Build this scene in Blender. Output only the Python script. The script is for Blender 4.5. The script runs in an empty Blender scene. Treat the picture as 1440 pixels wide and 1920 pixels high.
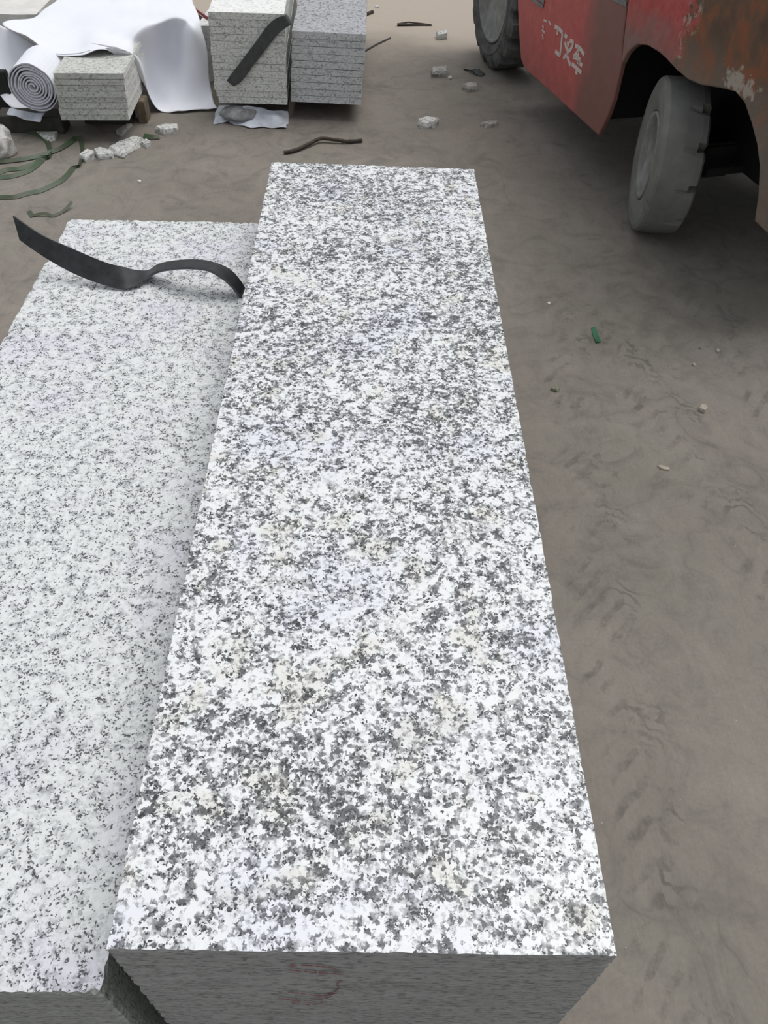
import bpy, bmesh, math, random
from mathutils import Vector, Matrix, Euler
from mathutils import noise as mnoise

random.seed(7)
scene = bpy.context.scene
COL = scene.collection
PI = math.pi

# ------------------------------------------------------------------ camera
FPX = 1500.0
CAM_H = 1.55
_Y = Vector((-9, 1612, -FPX)).normalized()
_P = Vector((991, 1577, -FPX))
_U = _P.cross(_Y).normalized()
if _U.y < 0:
    _U = -_U
_X = _Y.cross(_U)
RM = Matrix((_X, _Y, _U))            # rows: world axes in camera space -> camera-to-world
CAM = Vector((0, 0, CAM_H))
cam_d = bpy.data.cameras.new('camera')
cam = bpy.data.objects.new('camera', cam_d)
COL.objects.link(cam)
cam_d.sensor_fit = 'VERTICAL'
cam_d.sensor_height = 24.0
cam_d.lens = 24.0 * FPX / 1920.0
cam_d.clip_start = 0.02
m4 = RM.to_4x4()
m4.translation = CAM
cam.matrix_world = m4
scene.camera = cam

# ------------------------------------------------------------------ world, sun, exposure
w = bpy.data.worlds.new('overcast_sky')
scene.world = w
w.use_nodes = True
bg = w.node_tree.nodes['Background']
bg.inputs[0].default_value = (0.90, 0.95, 1.0, 1)
bg.inputs[1].default_value = 0.56
sun_d = bpy.data.lights.new('sun', 'SUN')
sun = bpy.data.objects.new('sun', sun_d)
COL.objects.link(sun)
sun_d.energy = 2.1
sun_d.angle = math.radians(45)
sun_d.color = (1.0, 0.985, 0.96)
sun_dir = Vector((0.33, 0.20, 1.0)).normalized()      # towards the sun: ahead of the camera, high, a little right
sun.rotation_euler = sun_dir.to_track_quat('Z', 'Y').to_euler()
vs = scene.view_settings
vs.view_transform = 'Standard'
vs.look = 'None'
vs.gamma = 1.0
vs.use_curve_mapping = False
vs.exposure = 0.0

# ------------------------------------------------------------------ pixel -> world helpers (1440x1920 frame)
def ray(px, py):
    return RM @ Vector((px - 720, -(py - 960), -FPX))
def onz(px, py, z=0.0):
    d = ray(px, py)
    return CAM + d * ((z - CAM_H) / d.z)
def ony(px, py, y):
    d = ray(px, py)
    return CAM + d * (y / d.y)
def onplane(px, py, p0, n):
    d = ray(px, py)
    return CAM + d * ((Vector(p0) - CAM).dot(n) / d.dot(n))

# ------------------------------------------------------------------ node helpers
class NT:
    def __init__(s, name):
        s.m = bpy.data.materials.new(name)
        s.m.use_nodes = True
        s.t = s.m.node_tree
        s.b = s.t.nodes['Principled BSDF']
    def n(s, typ, **kw):
        nd = s.t.nodes.new(typ)
        for k, v in kw.items():
            if k.startswith('i_'):
                nd.inputs[k[2:]].default_value = v
            else:
                setattr(nd, k, v)
        return nd
    def l(s, a, b):
        s.t.links.new(a, b)
    def coord(s, scale=(1, 1, 1), rot=(0, 0, 0)):
        tc = s.n('ShaderNodeTexCoord')
        mp = s.n('ShaderNodeMapping')
        mp.inputs['Scale'].default_value = scale
        mp.inputs['Rotation'].default_value = rot
        s.l(tc.outputs['Object'], mp.inputs[0])
        return mp.outputs[0]
    def noise(s, vec, scale, detail=4, rough=0.55, dist=0.0):
        nd = s.n('ShaderNodeTexNoise')
        nd.inputs['Scale'].default_value = scale
        nd.inputs['Detail'].default_value = detail
        nd.inputs['Roughness'].default_value = rough
        nd.inputs['Distortion'].default_value = dist
        if vec is not None:
            s.l(vec, nd.inputs['Vector'])
        return nd
    def voro(s, vec, scale, feature='F1'):
        nd = s.n('ShaderNodeTexVoronoi', feature=feature)
        nd.inputs['Scale'].default_value = scale
        s.l(vec, nd.inputs['Vector'])
        return nd
    def ramp(s, fac, stops, interp='LINEAR'):
        nd = s.n('ShaderNodeValToRGB')
        cr = nd.color_ramp
        cr.interpolation = interp
        while len(cr.elements) < len(stops):
            cr.elements.new(0.5)
        for e, (p, c) in zip(cr.elements, stops):
            e.position = p
            if not hasattr(c, '__len__'):
                c = (c, c, c)
            e.color = (c[0], c[1], c[2], 1)
        s.l(fac, nd.inputs[0])
        return nd.outputs[0]
    def math(s, op, a, b=None, clamp=False):
        nd = s.n('ShaderNodeMath', operation=op, use_clamp=clamp)
        for i, v in enumerate((a, b)):
            if v is None:
                continue
            if isinstance(v, (int, float)):
                nd.inputs[i].default_value = v
            else:
                s.l(v, nd.inputs[i])
        return nd.outputs[0]
    def mix(s, fac, a, b, mode='MIX'):
        nd = s.n('ShaderNodeMix', data_type='RGBA', blend_type=mode)
        for sock, v in ((nd.inputs[0], fac), (nd.inputs[6], a), (nd.inputs[7], b)):
            if isinstance(v, (int, float)):
                sock.default_value = v
            elif isinstance(v, tuple):
                sock.default_value = (v[0], v[1], v[2], 1)
            else:
                s.l(v, sock)
        return nd.outputs[2]
    def bump(s, h, strength=0.3, dist=0.01):
        nd = s.n('ShaderNodeBump')
        nd.inputs['Strength'].default_value = strength
        nd.inputs['Distance'].default_value = dist
        s.l(h, nd.inputs['Height'])
        s.l(nd.outputs[0], s.b.inputs['Normal'])
    def out(s, col=None, rough=None, spec=None, metal=None):
        if col is not None:
            if isinstance(col, tuple):
                s.b.inputs['Base Color'].default_value = (*col, 1)
            else:
                s.l(col, s.b.inputs['Base Color'])
        if rough is not None:
            if isinstance(rough, (int, float)):
                s.b.inputs['Roughness'].default_value = rough
            else:
                s.l(rough, s.b.inputs['Roughness'])
        if spec is not None:
            s.b.inputs['Specular IOR Level'].default_value = spec
        if metal is not None:
            s.b.inputs['Metallic'].default_value = metal
        return s.m

def distorted(t, vec, scale, amt):
    nz = t.noise(vec, scale, 3)
    sub = t.n('ShaderNodeVectorMath', operation='SUBTRACT')
    t.l(nz.outputs['Color'], sub.inputs[0])
    sub.inputs[1].default_value = (0.5, 0.5, 0.5)
    sc = t.n('ShaderNodeVectorMath', operation='SCALE')
    t.l(sub.outputs[0], sc.inputs[0])
    sc.inputs['Scale'].default_value = amt
    ad = t.n('ShaderNodeVectorMath', operation='ADD')
    t.l(vec, ad.inputs[0])
    t.l(sc.outputs[0], ad.inputs[1])
    return ad.outputs[0]

def sep_x(t, col):
    nd = t.n('ShaderNodeSeparateColor')
    t.l(col, nd.inputs[0])
    return nd.outputs[0]

def granite_polished(name):
    """white feldspar, grey quartz, clustered black mica"""
    t = NT(name)
    v = t.coord()
    d = distorted(t, v, 230, 0.008)
    a = sep_x(t, t.voro(d, 215).outputs['Color'])
    b = sep_x(t, t.voro(d, 400).outputs['Color'])
    clus = t.noise(v, 55, 5, 0.65).outputs[0]
    big = t.noise(v, 7, 3, 0.5).outputs[0]
    # grey quartz grains
    q = t.math('ADD', t.math('MULTIPLY', a, 0.42), t.math('MULTIPLY', clus, 1.05))
    q = t.math('ADD', q, t.math('MULTIPLY', big, 0.30))
    base = t.ramp(q, [(0.67, (0.11, 0.113, 0.12)), (0.755, (0.22, 0.225, 0.235)), (0.81, (0.38, 0.385, 0.395)), (0.88, (0.62, 0.625, 0.63)), (0.97, (0.80, 0.805, 0.81))])
    # creamy / lilac tint spots
    tint = t.noise(v, 16, 2, 0.5).outputs['Color']
    tr = sep_x(t, tint)
    base = t.mix(t.ramp(tr, [(0.58, 0.0), (0.68, 0.55)]), base, (0.86, 0.82, 0.73), 'MULTIPLY')
    tl = t.noise(v, 6.5, 2, 0.5).outputs['Color']
    base = t.mix(t.ramp(sep_x(t, tl), [(0.52, 0.0), (0.66, 0.7)]), base, (0.91, 0.92, 1.0), 'MULTIPLY')
    pale = t.noise(v, 11, 3, 0.55).outputs[0]
    base = t.mix(t.ramp(pale, [(0.60, 0.0), (0.72, 0.45)]), base, (0.80, 0.80, 0.79))
    # black mica flecks, only inside the clusters
    k = t.math('ADD', t.math('MULTIPLY', b, 0.62), t.math('MULTIPLY', clus, 0.85))
    k = t.math('ADD', k, t.math('MULTIPLY', big, 0.15))
    dark = t.ramp(k, [(0.535, 1.0), (0.575, 0.0)])
    col = t.mix(dark, base, (0.035, 0.037, 0.04))
    t.out(col, 0.42, 0.4)
    t.bump(q, 0.08, 0.002)
    return t.m

def granite_flamed(name):
    """fine-grained, pale, evenly sprinkled"""
    t = NT(name)
    v = t.coord()
    d = distorted(t, v, 240, 0.006)
    a = sep_x(t, t.voro(d, 190).outputs['Color'])
    b = sep_x(t, t.voro(d, 400).outputs['Color'])
    clus = t.noise(v, 60, 4, 0.6).outputs[0]
    q = t.math('ADD', t.math('MULTIPLY', a, 0.4), t.math('MULTIPLY', clus, 0.9))
    base = t.ramp(q, [(0.38, (0.36, 0.37, 0.38)), (0.50, (0.54, 0.55, 0.555)), (0.64, (0.68, 0.69, 0.69)), (0.95, (0.77, 0.78, 0.78))])
    k = t.math('ADD', t.math('MULTIPLY', b, 0.62), t.math('MULTIPLY', clus, 0.80))
    dark = t.ramp(k, [(0.455, 0.92), (0.50, 0.0)])
    tl = t.noise(v, 7, 2, 0.5).outputs['Color']
    base = t.mix(t.ramp(sep_x(t, tl), [(0.5, 0.0), (0.64, 0.7)]), base, (0.93, 0.91, 1.0), 'MULTIPLY')
    col = t.mix(dark, base, (0.06, 0.063, 0.066))
    t.out(col, 0.75, 0.25)
    t.bump(t.noise(v, 220, 3).outputs[0], 0.35, 0.003)
    return t.m

def granite_sawn(name, lo, hi, tint=(1, 1, 1), stretch=(1, 1, 3.0), scale=1.0, streak=0.35, bmp=0.12):
    """sawn faces: dull grey with small short flecks drawn along the saw direction"""
    t = NT(name)
    oi = t.n('ShaderNodeObjectInfo')
    va = t.n('ShaderNodeVectorMath', operation='ADD')
    t.l(t.coord(scale=stretch), va.inputs[0])
    sc_ = t.n('ShaderNodeVectorMath', operation='SCALE')
    sc_.inputs[0].default_value = (3.1, 5.7, 2.3)
    t.l(oi.outputs['Random'], sc_.inputs['Scale'])
    t.l(sc_.outputs[0], va.inputs[1])
    v = va.outputs[0]
    d = distorted(t, v, 120 * scale, 0.006)
    a = sep_x(t, t.voro(d, 150 * scale).outputs['Color'])
    n1 = t.noise(v, 70 * scale, 4, 0.65).outputs[0]
    q = t.math('ADD', t.math('MULTIPLY', a, 0.4), t.math('MULTIPLY', n1, 0.7))
    c0 = tuple(lo * k for k in tint)
    c1 = tuple(hi * k for k in tint)
    mid = tuple((lo * 0.35 + hi * 0.65) * k for k in tint)
    base = t.ramp(q, [(0.34, c0), (0.46, mid), (0.75, c1)])
    v2 = t.coord(scale=(1.2, 1.2, 14))
    st = t.noise(v2, 9, 5, 0.6).outputs[0]
    base = t.mix(streak, base, t.ramp(st, [(0.35, 0.6), (0.65, 1.15)]), 'MULTIPLY')
    t.out(base, 0.85, 0.2)
    t.bump(n1, bmp, 0.003)
    return t.m

def plain(name, col, rough=0.6, var=0.25, scale=30, metal=0.0, spec=0.4, bump=0.15, col2=None):
    t = NT(name)
    v = t.coord()
    n1 = t.noise(v, scale, 5, 0.6).outputs[0]
    c2 = col2 or tuple(c * (1 - var) for c in col)
    c = t.ramp(n1, [(0.35, c2), (0.65, col)])
    t.out(c, rough, spec, metal)
    if bump:
        t.bump(n1, bump, 0.004)
    return t.m

def concrete_mat():
    t = NT('dusty_concrete')
    v = t.coord()
    d = distorted(t, v, 2.2, 0.35)
    n1 = t.noise(d, 1.1, 7, 0.62).outputs[0]
    n2 = t.noise(v, 7, 7, 0.68, 1.6).outputs[0]
    n3 = t.noise(v, 120, 4, 0.6).outputs[0]
    col = t.ramp(n1, [(0.28, (0.188, 0.167, 0.143)), (0.5, (0.229, 0.202, 0.176)), (0.72, (0.269, 0.239, 0.211))])
    col = t.mix(0.5, col, t.ramp(n2, [(0.32, 0.50), (0.47, 0.92), (0.7, 1.22)]), 'MULTIPLY')
    col = t.mix(0.25, col, t.ramp(n3, [(0.3, 0.75), (0.7, 1.2)]), 'MULTIPLY')
    # greenish / lilac drift of slurry film
    hue = t.noise(v, 1.9, 3, 0.5).outputs[0]
    col = t.mix(t.ramp(hue, [(0.45, 0.0), (0.62, 0.35)]), col, (0.92, 1.0, 0.93), 'MULTIPLY')
    # swirled dried slurry: contour lines of a warped noise
    dd = distorted(t, v, 3.4, 0.45)
    vor = t.voro(dd, 3.6, 'DISTANCE_TO_EDGE').outputs['Distance']
    line = t.ramp(vor, [(0.0, 1.0), (0.03, 0.5), (0.14, 0.0)])
    msk = t.ramp(t.noise(v, 1.7, 4, 0.6).outputs[0], [(0.47, 0.0), (0.58, 1.0)])
    lm = t.math('MULTIPLY', line, msk)
    col = t.mix(t.math('MULTIPLY', lm, 0.30), col, (0.10, 0.092, 0.078))
    # tyre tread prints pressed in two lanes on the right
    xyz = t.n('ShaderNodeSeparateXYZ')
    t.l(v, xyz.inputs[0])
    px, py = xyz.outputs[0], xyz.outputs[1]
    warp = t.noise(v, 5, 4, 0.6).outputs[0]
    lanes = None
    for lx, ang in ((0.95, 0.20), (1.30, 0.12), (0.62, -0.06)):
        c = t.math('SUBTRACT', t.math('ADD', px, t.math('MULTIPLY', py, ang)), lx + ang * 1.6)
        c = t.math('ADD', c, t.math('MULTIPLY', t.math('SUBTRACT', warp, 0.5), 0.22))
        ac = t.math('ABSOLUTE', c)
        band = t.ramp(ac, [(0.075, 1.0), (0.105, 0.0)])
        ph = t.math('ADD', t.math('MULTIPLY', py, 14.0), t.math('MULTIPLY', ac, 16.0))
        ph = t.math('ADD', ph, t.math('MULTIPLY', warp, 5.0))
        lug = t.ramp(t.math('FRACT', ph), [(0.0, 0.0), (0.12, 1.0), (0.34, 1.0), (0.5, 0.0)])
        one = t.math('MULTIPLY', band, lug)
        lanes = one if lanes is None else t.math('MAXIMUM', lanes, one)
    lmask = t.ramp(t.noise(v, 6.5, 6, 0.75).outputs[0], [(0.48, 0.0), (0.62, 1.0)])
    near = t.ramp(py, [(0.0, 1.0), (0.9, 1.0)])
    tr = t.math('MULTIPLY', lanes, lmask)
    yl = t.n('ShaderNodeMapRange')
    yl.inputs[1].default_value = 2.3; yl.inputs[2].default_value = 2.7
    yl.inputs[3].default_value = 1.0; yl.inputs[4].default_value = 0.0
    t.l(py, yl.inputs[0])
    tr = t.math('MULTIPLY', tr, yl.outputs[0])
    col = t.mix(t.math('MULTIPLY', tr, 0.60), col, (0.095, 0.088, 0.074))
    # fine scratches
    v3 = t.coord(scale=(6, 1, 1), rot=(0, 0, 0.25))
    sc = t.noise(v3, 16, 6, 0.7, 1.0).outputs[0]
    col = t.mix(0.28, col, t.ramp(sc, [(0.35, 0.78), (0.55, 1.0), (0.7, 1.08)]), 'MULTIPLY')
    # tiny pale grit
    g = t.voro(v, 60)
    gm = t.math('MULTIPLY', t.ramp(g.outputs['Distance'], [(0.05, 1.0), (0.09, 0.0)]), t.ramp(sep_x(t, g.outputs['Color']), [(0.965, 0.0), (0.975, 1.0)]))
    col = t.mix(t.math('MULTIPLY', gm, 0.7), col, (0.55, 0.54, 0.50))
    # sunlight on the open yard painted in as paler, warmer floor colour
    sunlit = t.n('ShaderNodeMapRange')
    sunlit.interpolation_type = 'SMOOTHSTEP'
    sunlit.inputs[1].default_value = 5.0; sunlit.inputs[2].default_value = 5.9
    t.l(t.math('ADD', py, t.math('MULTIPLY', n1, 0.7)), sunlit.inputs[0])
    col = t.mix(t.math('MULTIPLY', sunlit.outputs[0], 0.85), col, (0.46, 0.39, 0.325))
    t.out(col, t.ramp(n2, [(0.3, 0.62), (0.7, 0.9)]), 0.25)
    h = t.math('ADD', t.math('MULTIPLY', n2, 0.6), t.math('MULTIPLY', tr, -0.5))
    h = t.math('ADD', h, t.math('MULTIPLY', lm, -0.5))
    h = t.math('ADD', h, t.math('MULTIPLY', n3, 0.1))
    t.bump(h, 0.30, 0.012)
    return t.m

M = {}
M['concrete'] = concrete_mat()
M['gran_pol'] = granite_polished('polished_speckled_granite')
M['gran_fla'] = granite_flamed('flamed_pale_granite')
M['sawn'] = granite_sawn('sawn_granite_side', 0.18, 0.36, (1, 1, 0.98), (1, 1, 2.4), 1.0)
M['sawn2'] = granite_sawn('sawn_granite_side_green', 0.19, 0.38, (0.98, 1, 0.93), (1, 1, 2.4), 1.0)
M['saw_rough'] = granite_sawn('ribbed_sawn_granite', 0.12, 0.28, (0.95, 1, 0.93), (6, 6, 0.5), 1.0)
M['tile_edge'] = granite_sawn('granite_slab_edge', 0.36, 0.80, (0.99, 1, 0.955), (1, 1, 1.3), 1.15, 0.15)
M['tile_edge_grey'] = granite_sawn('granite_slab_edge_grey', 0.33, 0.72, (0.98, 0.99, 1.0), (1, 1, 1.3), 1.15, 0.15)
M['tile_small'] = granite_sawn('green_grey_granite_edge', 0.30, 0.62, (0.99, 1, 0.93), (1, 1, 1.2), 1.0, 0.12)
M['tile_top'] = granite_sawn('white_dusty_granite_top', 0.62, 0.86, (1, 1, 0.98), (1, 1, 1), 0.6, 0.05)
M['tile_top_grey'] = granite_sawn('grey_granite_top', 0.16, 0.50, (0.97, 0.98, 1.03), (1, 1, 1), 0.9, 0.05)
M['tile_side'] = granite_sawn('pale_granite_end', 0.60, 0.86, (1, 1, 0.98), (1, 1, 1), 0.5, 0.1)
M['chip'] = granite_sawn('broken_granite', 0.24, 0.62, (1, 1, 0.96), (1, 1, 1), 0.8, 0.05)
M['chip_dusty'] = granite_sawn('dusty_broken_granite', 0.20, 0.42, (1, 0.97, 0.90), (1, 1, 1), 0.6, 0.05)
M['rubber_strap'] = plain('black_rubber_strap', (0.036, 0.037, 0.040), 0.5, 0.5, 40, spec=0.35, bump=0.1)
M['steel_edge'] = plain('grey_strap_edge', (0.10, 0.10, 0.10), 0.5, 0.4, 60)
M['strap_back'] = plain('dark_flat_strap', (0.075, 0.080, 0.078), 0.6, 0.3, 40)
M['green'] = plain('green_plastic_strap', (0.050, 0.092, 0.046), 0.45, 0.3, 14, col2=(0.060, 0.066, 0.036))
M['green_bright'] = plain('green_strap_scrap', (0.035, 0.16, 0.085), 0.45, 0.4, 30)
M['brown_strap'] = plain('brown_green_strap', (0.10, 0.085, 0.06), 0.6, 0.4, 18, col2=(0.07, 0.10, 0.06))
M['cloth'] = plain('white_geotextile', (0.84, 0.85, 0.90), 0.85, 0.03, 8, spec=0.15, bump=0.05)
M['cloth_edge'] = plain('rolled_geotextile', (0.72, 0.72, 0.80), 0.9, 0.12, 20, spec=0.1, bump=0.05)
M['cloth_dirty'] = plain('dirty_white_sheet', (0.72, 0.75, 0.82), 0.8, 0.45, 9, spec=0.15, bump=0.05)
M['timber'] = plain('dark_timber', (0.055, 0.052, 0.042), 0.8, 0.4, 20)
M['timber_brown'] = plain('brown_timber', (0.20, 0.155, 0.105), 0.8, 0.4, 20)
M['twig'] = plain('dark_brown_wood', (0.075, 0.058, 0.045), 0.8, 0.5, 60)
M['pale_stone'] = plain('pale_rough_stone', (0.74, 0.72, 0.69), 0.85, 0.16, 12, bump=0.3)
M['pink'] = plain('pinkish_board', (0.55, 0.42, 0.41), 0.8, 0.2, 12)
M['heap'] = plain('grey_stone_dust', (0.34, 0.345, 0.345), 0.95, 0.5, 22, bump=0.5)
M['moss'] = plain('mossy_stone', (0.28, 0.29, 0.21), 0.9, 0.6, 120)
M['tan'] = plain('pale_tan_stone', (0.50, 0.44, 0.36), 0.9, 0.5, 150)
M['rubber'] = plain('dusty_grey_rubber', (0.215, 0.215, 0.198), 0.85, 0.25, 9, spec=0.2, bump=0.08)
M['rubber_dark'] = plain('dusty_black_rubber', (0.15, 0.15, 0.147), 0.85, 0.5, 16, spec=0.2, bump=0.15)
M['rim'] = plain('dusty_rim_steel', (0.30, 0.295, 0.28), 0.7, 0.4, 22, bump=0.2)
M['black'] = plain('grimy_black_steel', (0.022, 0.022, 0.022), 0.8, 0.3, 12)
M['grey_steel'] = plain('worn_grey_steel', (0.22, 0.22, 0.21), 0.5, 0.4, 25)

def plastic_mat():
    t = NT('crumpled_clear_plastic')
    v = t.coord()
    n1 = t.noise(v, 25, 4, 0.6).outputs[0]
    t.out(t.ramp(n1, [(0.3, (0.55, 0.53, 0.50)), (0.7, (0.80, 0.80, 0.78))]), 0.35, 0.5)
    t.b.inputs['Alpha'].default_value = 0.6
    return t.m
M['plastic'] = plastic_mat()

def paint_mat():
    """red paint with grime; local y = forward along the truck, z = up"""
    t = NT('grimy_red_paint')
    v = t.coord()
    xyz = t.n('ShaderNodeSeparateXYZ')
    t.l(v, xyz.inputs[0])
    n1 = t.noise(v, 4, 5, 0.6).outputs[0]
    n2 = t.noise(v, 18, 5, 0.65).outputs[0]
    red = t.ramp(n2, [(0.3, (0.42, 0.09, 0.08)), (0.6, (0.52, 0.115, 0.105)), (0.8, (0.56, 0.17, 0.15))])
    grime = (0.13, 0.105, 0.085)
    # splashed grime near the bottom edge and along the rear end of the panel
    zb = t.n('ShaderNodeMapRange')
    zb.inputs[1].default_value = 0.46; zb.inputs[2].default_value = 0.18
    t.l(t.math('ADD', xyz.outputs[2], t.math('MULTIPLY', n1, 0.22)), zb.inputs[0])
    yb = t.n('ShaderNodeMapRange')
    yb.inputs[1].default_value = 0.74; yb.inputs[2].default_value = 0.60
    t.l(t.math('ADD', xyz.outputs[1], t.math('MULTIPLY', t.math('SUBTRACT', n1, 0.5), 0.22)), yb.inputs[0])
    g = t.math('MAXIMUM', t.math('MULTIPLY', zb.outputs[0], 0.55), t.math('MULTIPLY', yb.outputs[0], 0.72), True)
    col = t.mix(g, red, grime)
    # worn smudge around the lettering
    t.out(col, 0.5, 0.35)
    t.bump(n2, 0.06, 0.004)
    return t.m
M['red'] = paint_mat()

def counterweight_mat():
    t = NT('rusty_red_casting')
    v = t.coord()
    xyz = t.n('ShaderNodeSeparateXYZ')
    t.l(v, xyz.inputs[0])
    n1 = t.noise(v, 9, 6, 0.6).outputs[0]
    n2 = t.noise(v, 30, 6, 0.7).outputs[0]
    red = t.ramp(n2, [(0.3, (0.40, 0.075, 0.07)), (0.7, (0.50, 0.12, 0.11))])
    rust = t.ramp(n1, [(0.32, (0.10, 0.066, 0.048)), (0.48, (0.155, 0.092, 0.060)), (0.60, (0.26, 0.098, 0.048)), (0.70, (0.17, 0.125, 0.092))])
    grime = t.ramp(n2, [(0.3, (0.16, 0.14, 0.115)), (0.7, (0.22, 0.195, 0.165))])
    # red forward of the axle, rust behind
    s = t.math('ADD', xyz.outputs[1], t.math('MULTIPLY', t.math('SUBTRACT', n1, 0.5), 0.35))
    s = t.math('ADD', s, t.math('MULTIPLY', t.math('SUBTRACT', xyz.outputs[2], 0.75), 0.35))
    m = t.ramp(t.math('ADD', s, 0.5), [(0.445, 0.0), (0.47, 1.0)])
    col = t.mix(m, rust, red)
    # grime low around the arch and on the tail
    zb = t.n('ShaderNodeMapRange')
    zb.inputs[1].default_value = 0.74; zb.inputs[2].default_value = 0.60
    t.l(t.math('ADD', xyz.outputs[2], t.math('MULTIPLY', t.math('SUBTRACT', n1, 0.5), 0.25)), zb.inputs[0])
    col = t.mix(t.math('MULTIPLY', zb.outputs[0], 0.75), col, grime)
    # bare pale flakes along the paint boundary, and a big patch above the arch
    edge = t.ramp(t.math('ABSOLUTE', t.math('SUBTRACT', s, -0.045)), [(0.0, 1.0), (0.05, 0.0)])
    fl = t.ramp(t.noise(v, 26, 5, 0.7).outputs[0], [(0.57, 0.0), (0.60, 1.0)])
    f1 = t.math('MULTIPLY', edge, fl)
    vm = t.n('ShaderNodeVectorMath', operation='DISTANCE')
    mp = t.n('ShaderNodeMapping')
    mp.inputs['Scale'].default_value = (0, 0.6, 2.0)
    t.l(v, mp.inputs[0])
    t.l(mp.outputs[0], vm.inputs[0])
    vm.inputs[1].default_value = (0, -0.245, 1.36)
    rad = t.math('ADD', vm.outputs['Value'], t.math('MULTIPLY', t.math('SUBTRACT', n2, 0.5), 0.35))
    f2 = t.ramp(rad, [(0.030, 1.0), (0.055, 0.0)])
    f = t.math('MAXIMUM', f1, f2)
    col = t.mix(t.math('MULTIPLY', f, 0.85), col, (0.42, 0.37, 0.31))
    t.out(col, 0.75, 0.25)
    t.bump(n1, 0.35, 0.01)
    return t.m
M['cw'] = counterweight_mat()

def stroke_mat(name, col, keep=0.5, scale=60):
    t = NT(name)
    v = t.coord()
    n = t.noise(v, scale, 4, 0.7).outputs[0]
    t.out(col, 0.7, 0.2)
    a = t.ramp(n, [(keep - 0.06, 0.0), (keep + 0.04, 1.0)])
    t.l(a, t.b.inputs['Alpha'])
    return t.m
M['letter'] = stroke_mat('worn_white_lettering', (0.62, 0.53, 0.49), 0.34, 40)
M['crayon'] = stroke_mat('faint_red_crayon', (0.26, 0.11, 0.12), 0.49, 160)

# ------------------------------------------------------------------ object helpers
def link(name, bm, mat, parent=None, smooth=False, loc=None):
    me = bpy.data.meshes.new(name)
    if name != 'floor':
        bmesh.ops.recalc_face_normals(bm, faces=bm.faces[:])
    bm.normal_update()
    bm.to_mesh(me)
    bm.free()
    for mm in (mat if isinstance(mat, (list, tuple)) else [mat]):
        me.materials.append(mm)
    if smooth:
        for p in me.polygons:
            p.use_smooth = True
    o = bpy.data.objects.new(name, me)
    COL.objects.link(o)
    if parent is not None:
        o.parent = parent
    if loc is not None:
        o.location = loc
    return o

def tag(o, label=None, cat=None, group=None, kind=None):
    if label: o['label'] = label
    if cat: o['category'] = cat
    if group: o['group'] = group
    if kind: o['kind'] = kind
    return o

def empty(name, loc=(0, 0, 0), rz=0.0):
    o = bpy.data.objects.new(name, None)
    o.empty_display_size = 0.1
    COL.objects.link(o)
    o.location = loc
    o.rotation_euler = (0, 0, rz)
    return o

def grid_box(bm, corners, nz, seg, jit, seed=0, mats=(0, 0, 0), round_=0.0):
    """box from 4 base corners (ccw, z0) and height nz; grid faces with ragged edges.
    mats: top, front/back, sides"""
    rnd = random.Random(seed)
    c = [Vector(p) for p in corners]
    W = (c[1] - c[0]).length; L = (c[3] - c[0]).length
    nx = max(1, int(W / seg)); ny = max(1, int(L / seg)); nk = max(1, int(nz / seg))
    V = {}
    def vert(i, j, k):
        key = (i, j, k)
        if key in V: return V[key]
        u, v, ww = i / nx, j / ny, k / nk
        p = (c[0] * (1 - u) + c[1] * u) * (1 - v) + (c[3] * (1 - u) + c[2] * u) * v
        p = p + Vector((0, 0, nz * ww))
        ext = (i in (0, nx)) + (j in (0, ny)) + (k in (0, nk))
        if ext >= 2:
            cen = (c[0] + c[2]) / 2 + Vector((0, 0, nz / 2))
            dx = 1 if i == 0 else (-1 if i == nx else 0)
            dy = 1 if j == 0 else (-1 if j == ny else 0)
            dz = 1 if k == 0 else (-1 if k == nk else 0)
            ex = (c[1] - c[0]).normalized(); ey = (c[3] - c[0]).normalized()
            a = abs(rnd.gauss(0, jit))
            if rnd.random() < 0.06: a += jit * 2.5
            p = p + ex * dx * a + ey * dy * a + Vector((0, 0, dz * a * 0.6))
        elif jit:
            p = p + Vector((rnd.gauss(0, 1), rnd.gauss(0, 1), rnd.gauss(0, 1))) * jit * 0.12
        V[key] = bm.verts.new(p)
        return V[key]
    def quad(a, b, cc, d, m):
        f = bm.faces.new([vert(*a), vert(*b), vert(*cc), vert(*d)])
        f.material_index = m
    for i in range(nx):
        for j in range(ny):
            quad((i, j, nk), (i + 1, j, nk), (i + 1, j + 1, nk), (i, j + 1, nk), mats[0])
            quad((i, j, 0), (i, j + 1, 0), (i + 1, j + 1, 0), (i + 1, j, 0), mats[0])
    for k in range(nk):
        for i in range(nx):
            quad((i, 0, k), (i + 1, 0, k), (i + 1, 0, k + 1), (i, 0, k + 1), mats[1])
            quad((i, ny, k), (i, ny, k + 1), (i + 1, ny, k + 1), (i + 1, ny, k), mats[1])
        for j in range(ny):
            quad((0, j, k), (0, j, k + 1), (0, j + 1, k + 1), (0, j + 1, k), mats[2])
            quad((nx, j, k), (nx, j + 1, k), (nx, j + 1, k + 1), (nx, j, k + 1), mats[2])

def plain_box(bm, x0, x1, y0, y1, z0, z1, bevel=0.0):
    vs_ = [bm.verts.new(p) for p in ((x0, y0, z0), (x1, y0, z0), (x1, y1, z0), (x0, y1, z0), (x0, y0, z1), (x1, y0, z1), (x1, y1, z1), (x0, y1, z1))]
    fs = [bm.faces.new([vs_[i] for i in f]) for f in ((3, 2, 1, 0), (4, 5, 6, 7), (0, 1, 5, 4), (1, 2, 6, 5), (2, 3, 7, 6), (3, 0, 4, 7))]
    if bevel:
        es = list({e for f in fs for e in f.edges})
        bmesh.ops.bevel(bm, geom=es, offset=bevel, segments=2, affect='EDGES')

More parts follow.
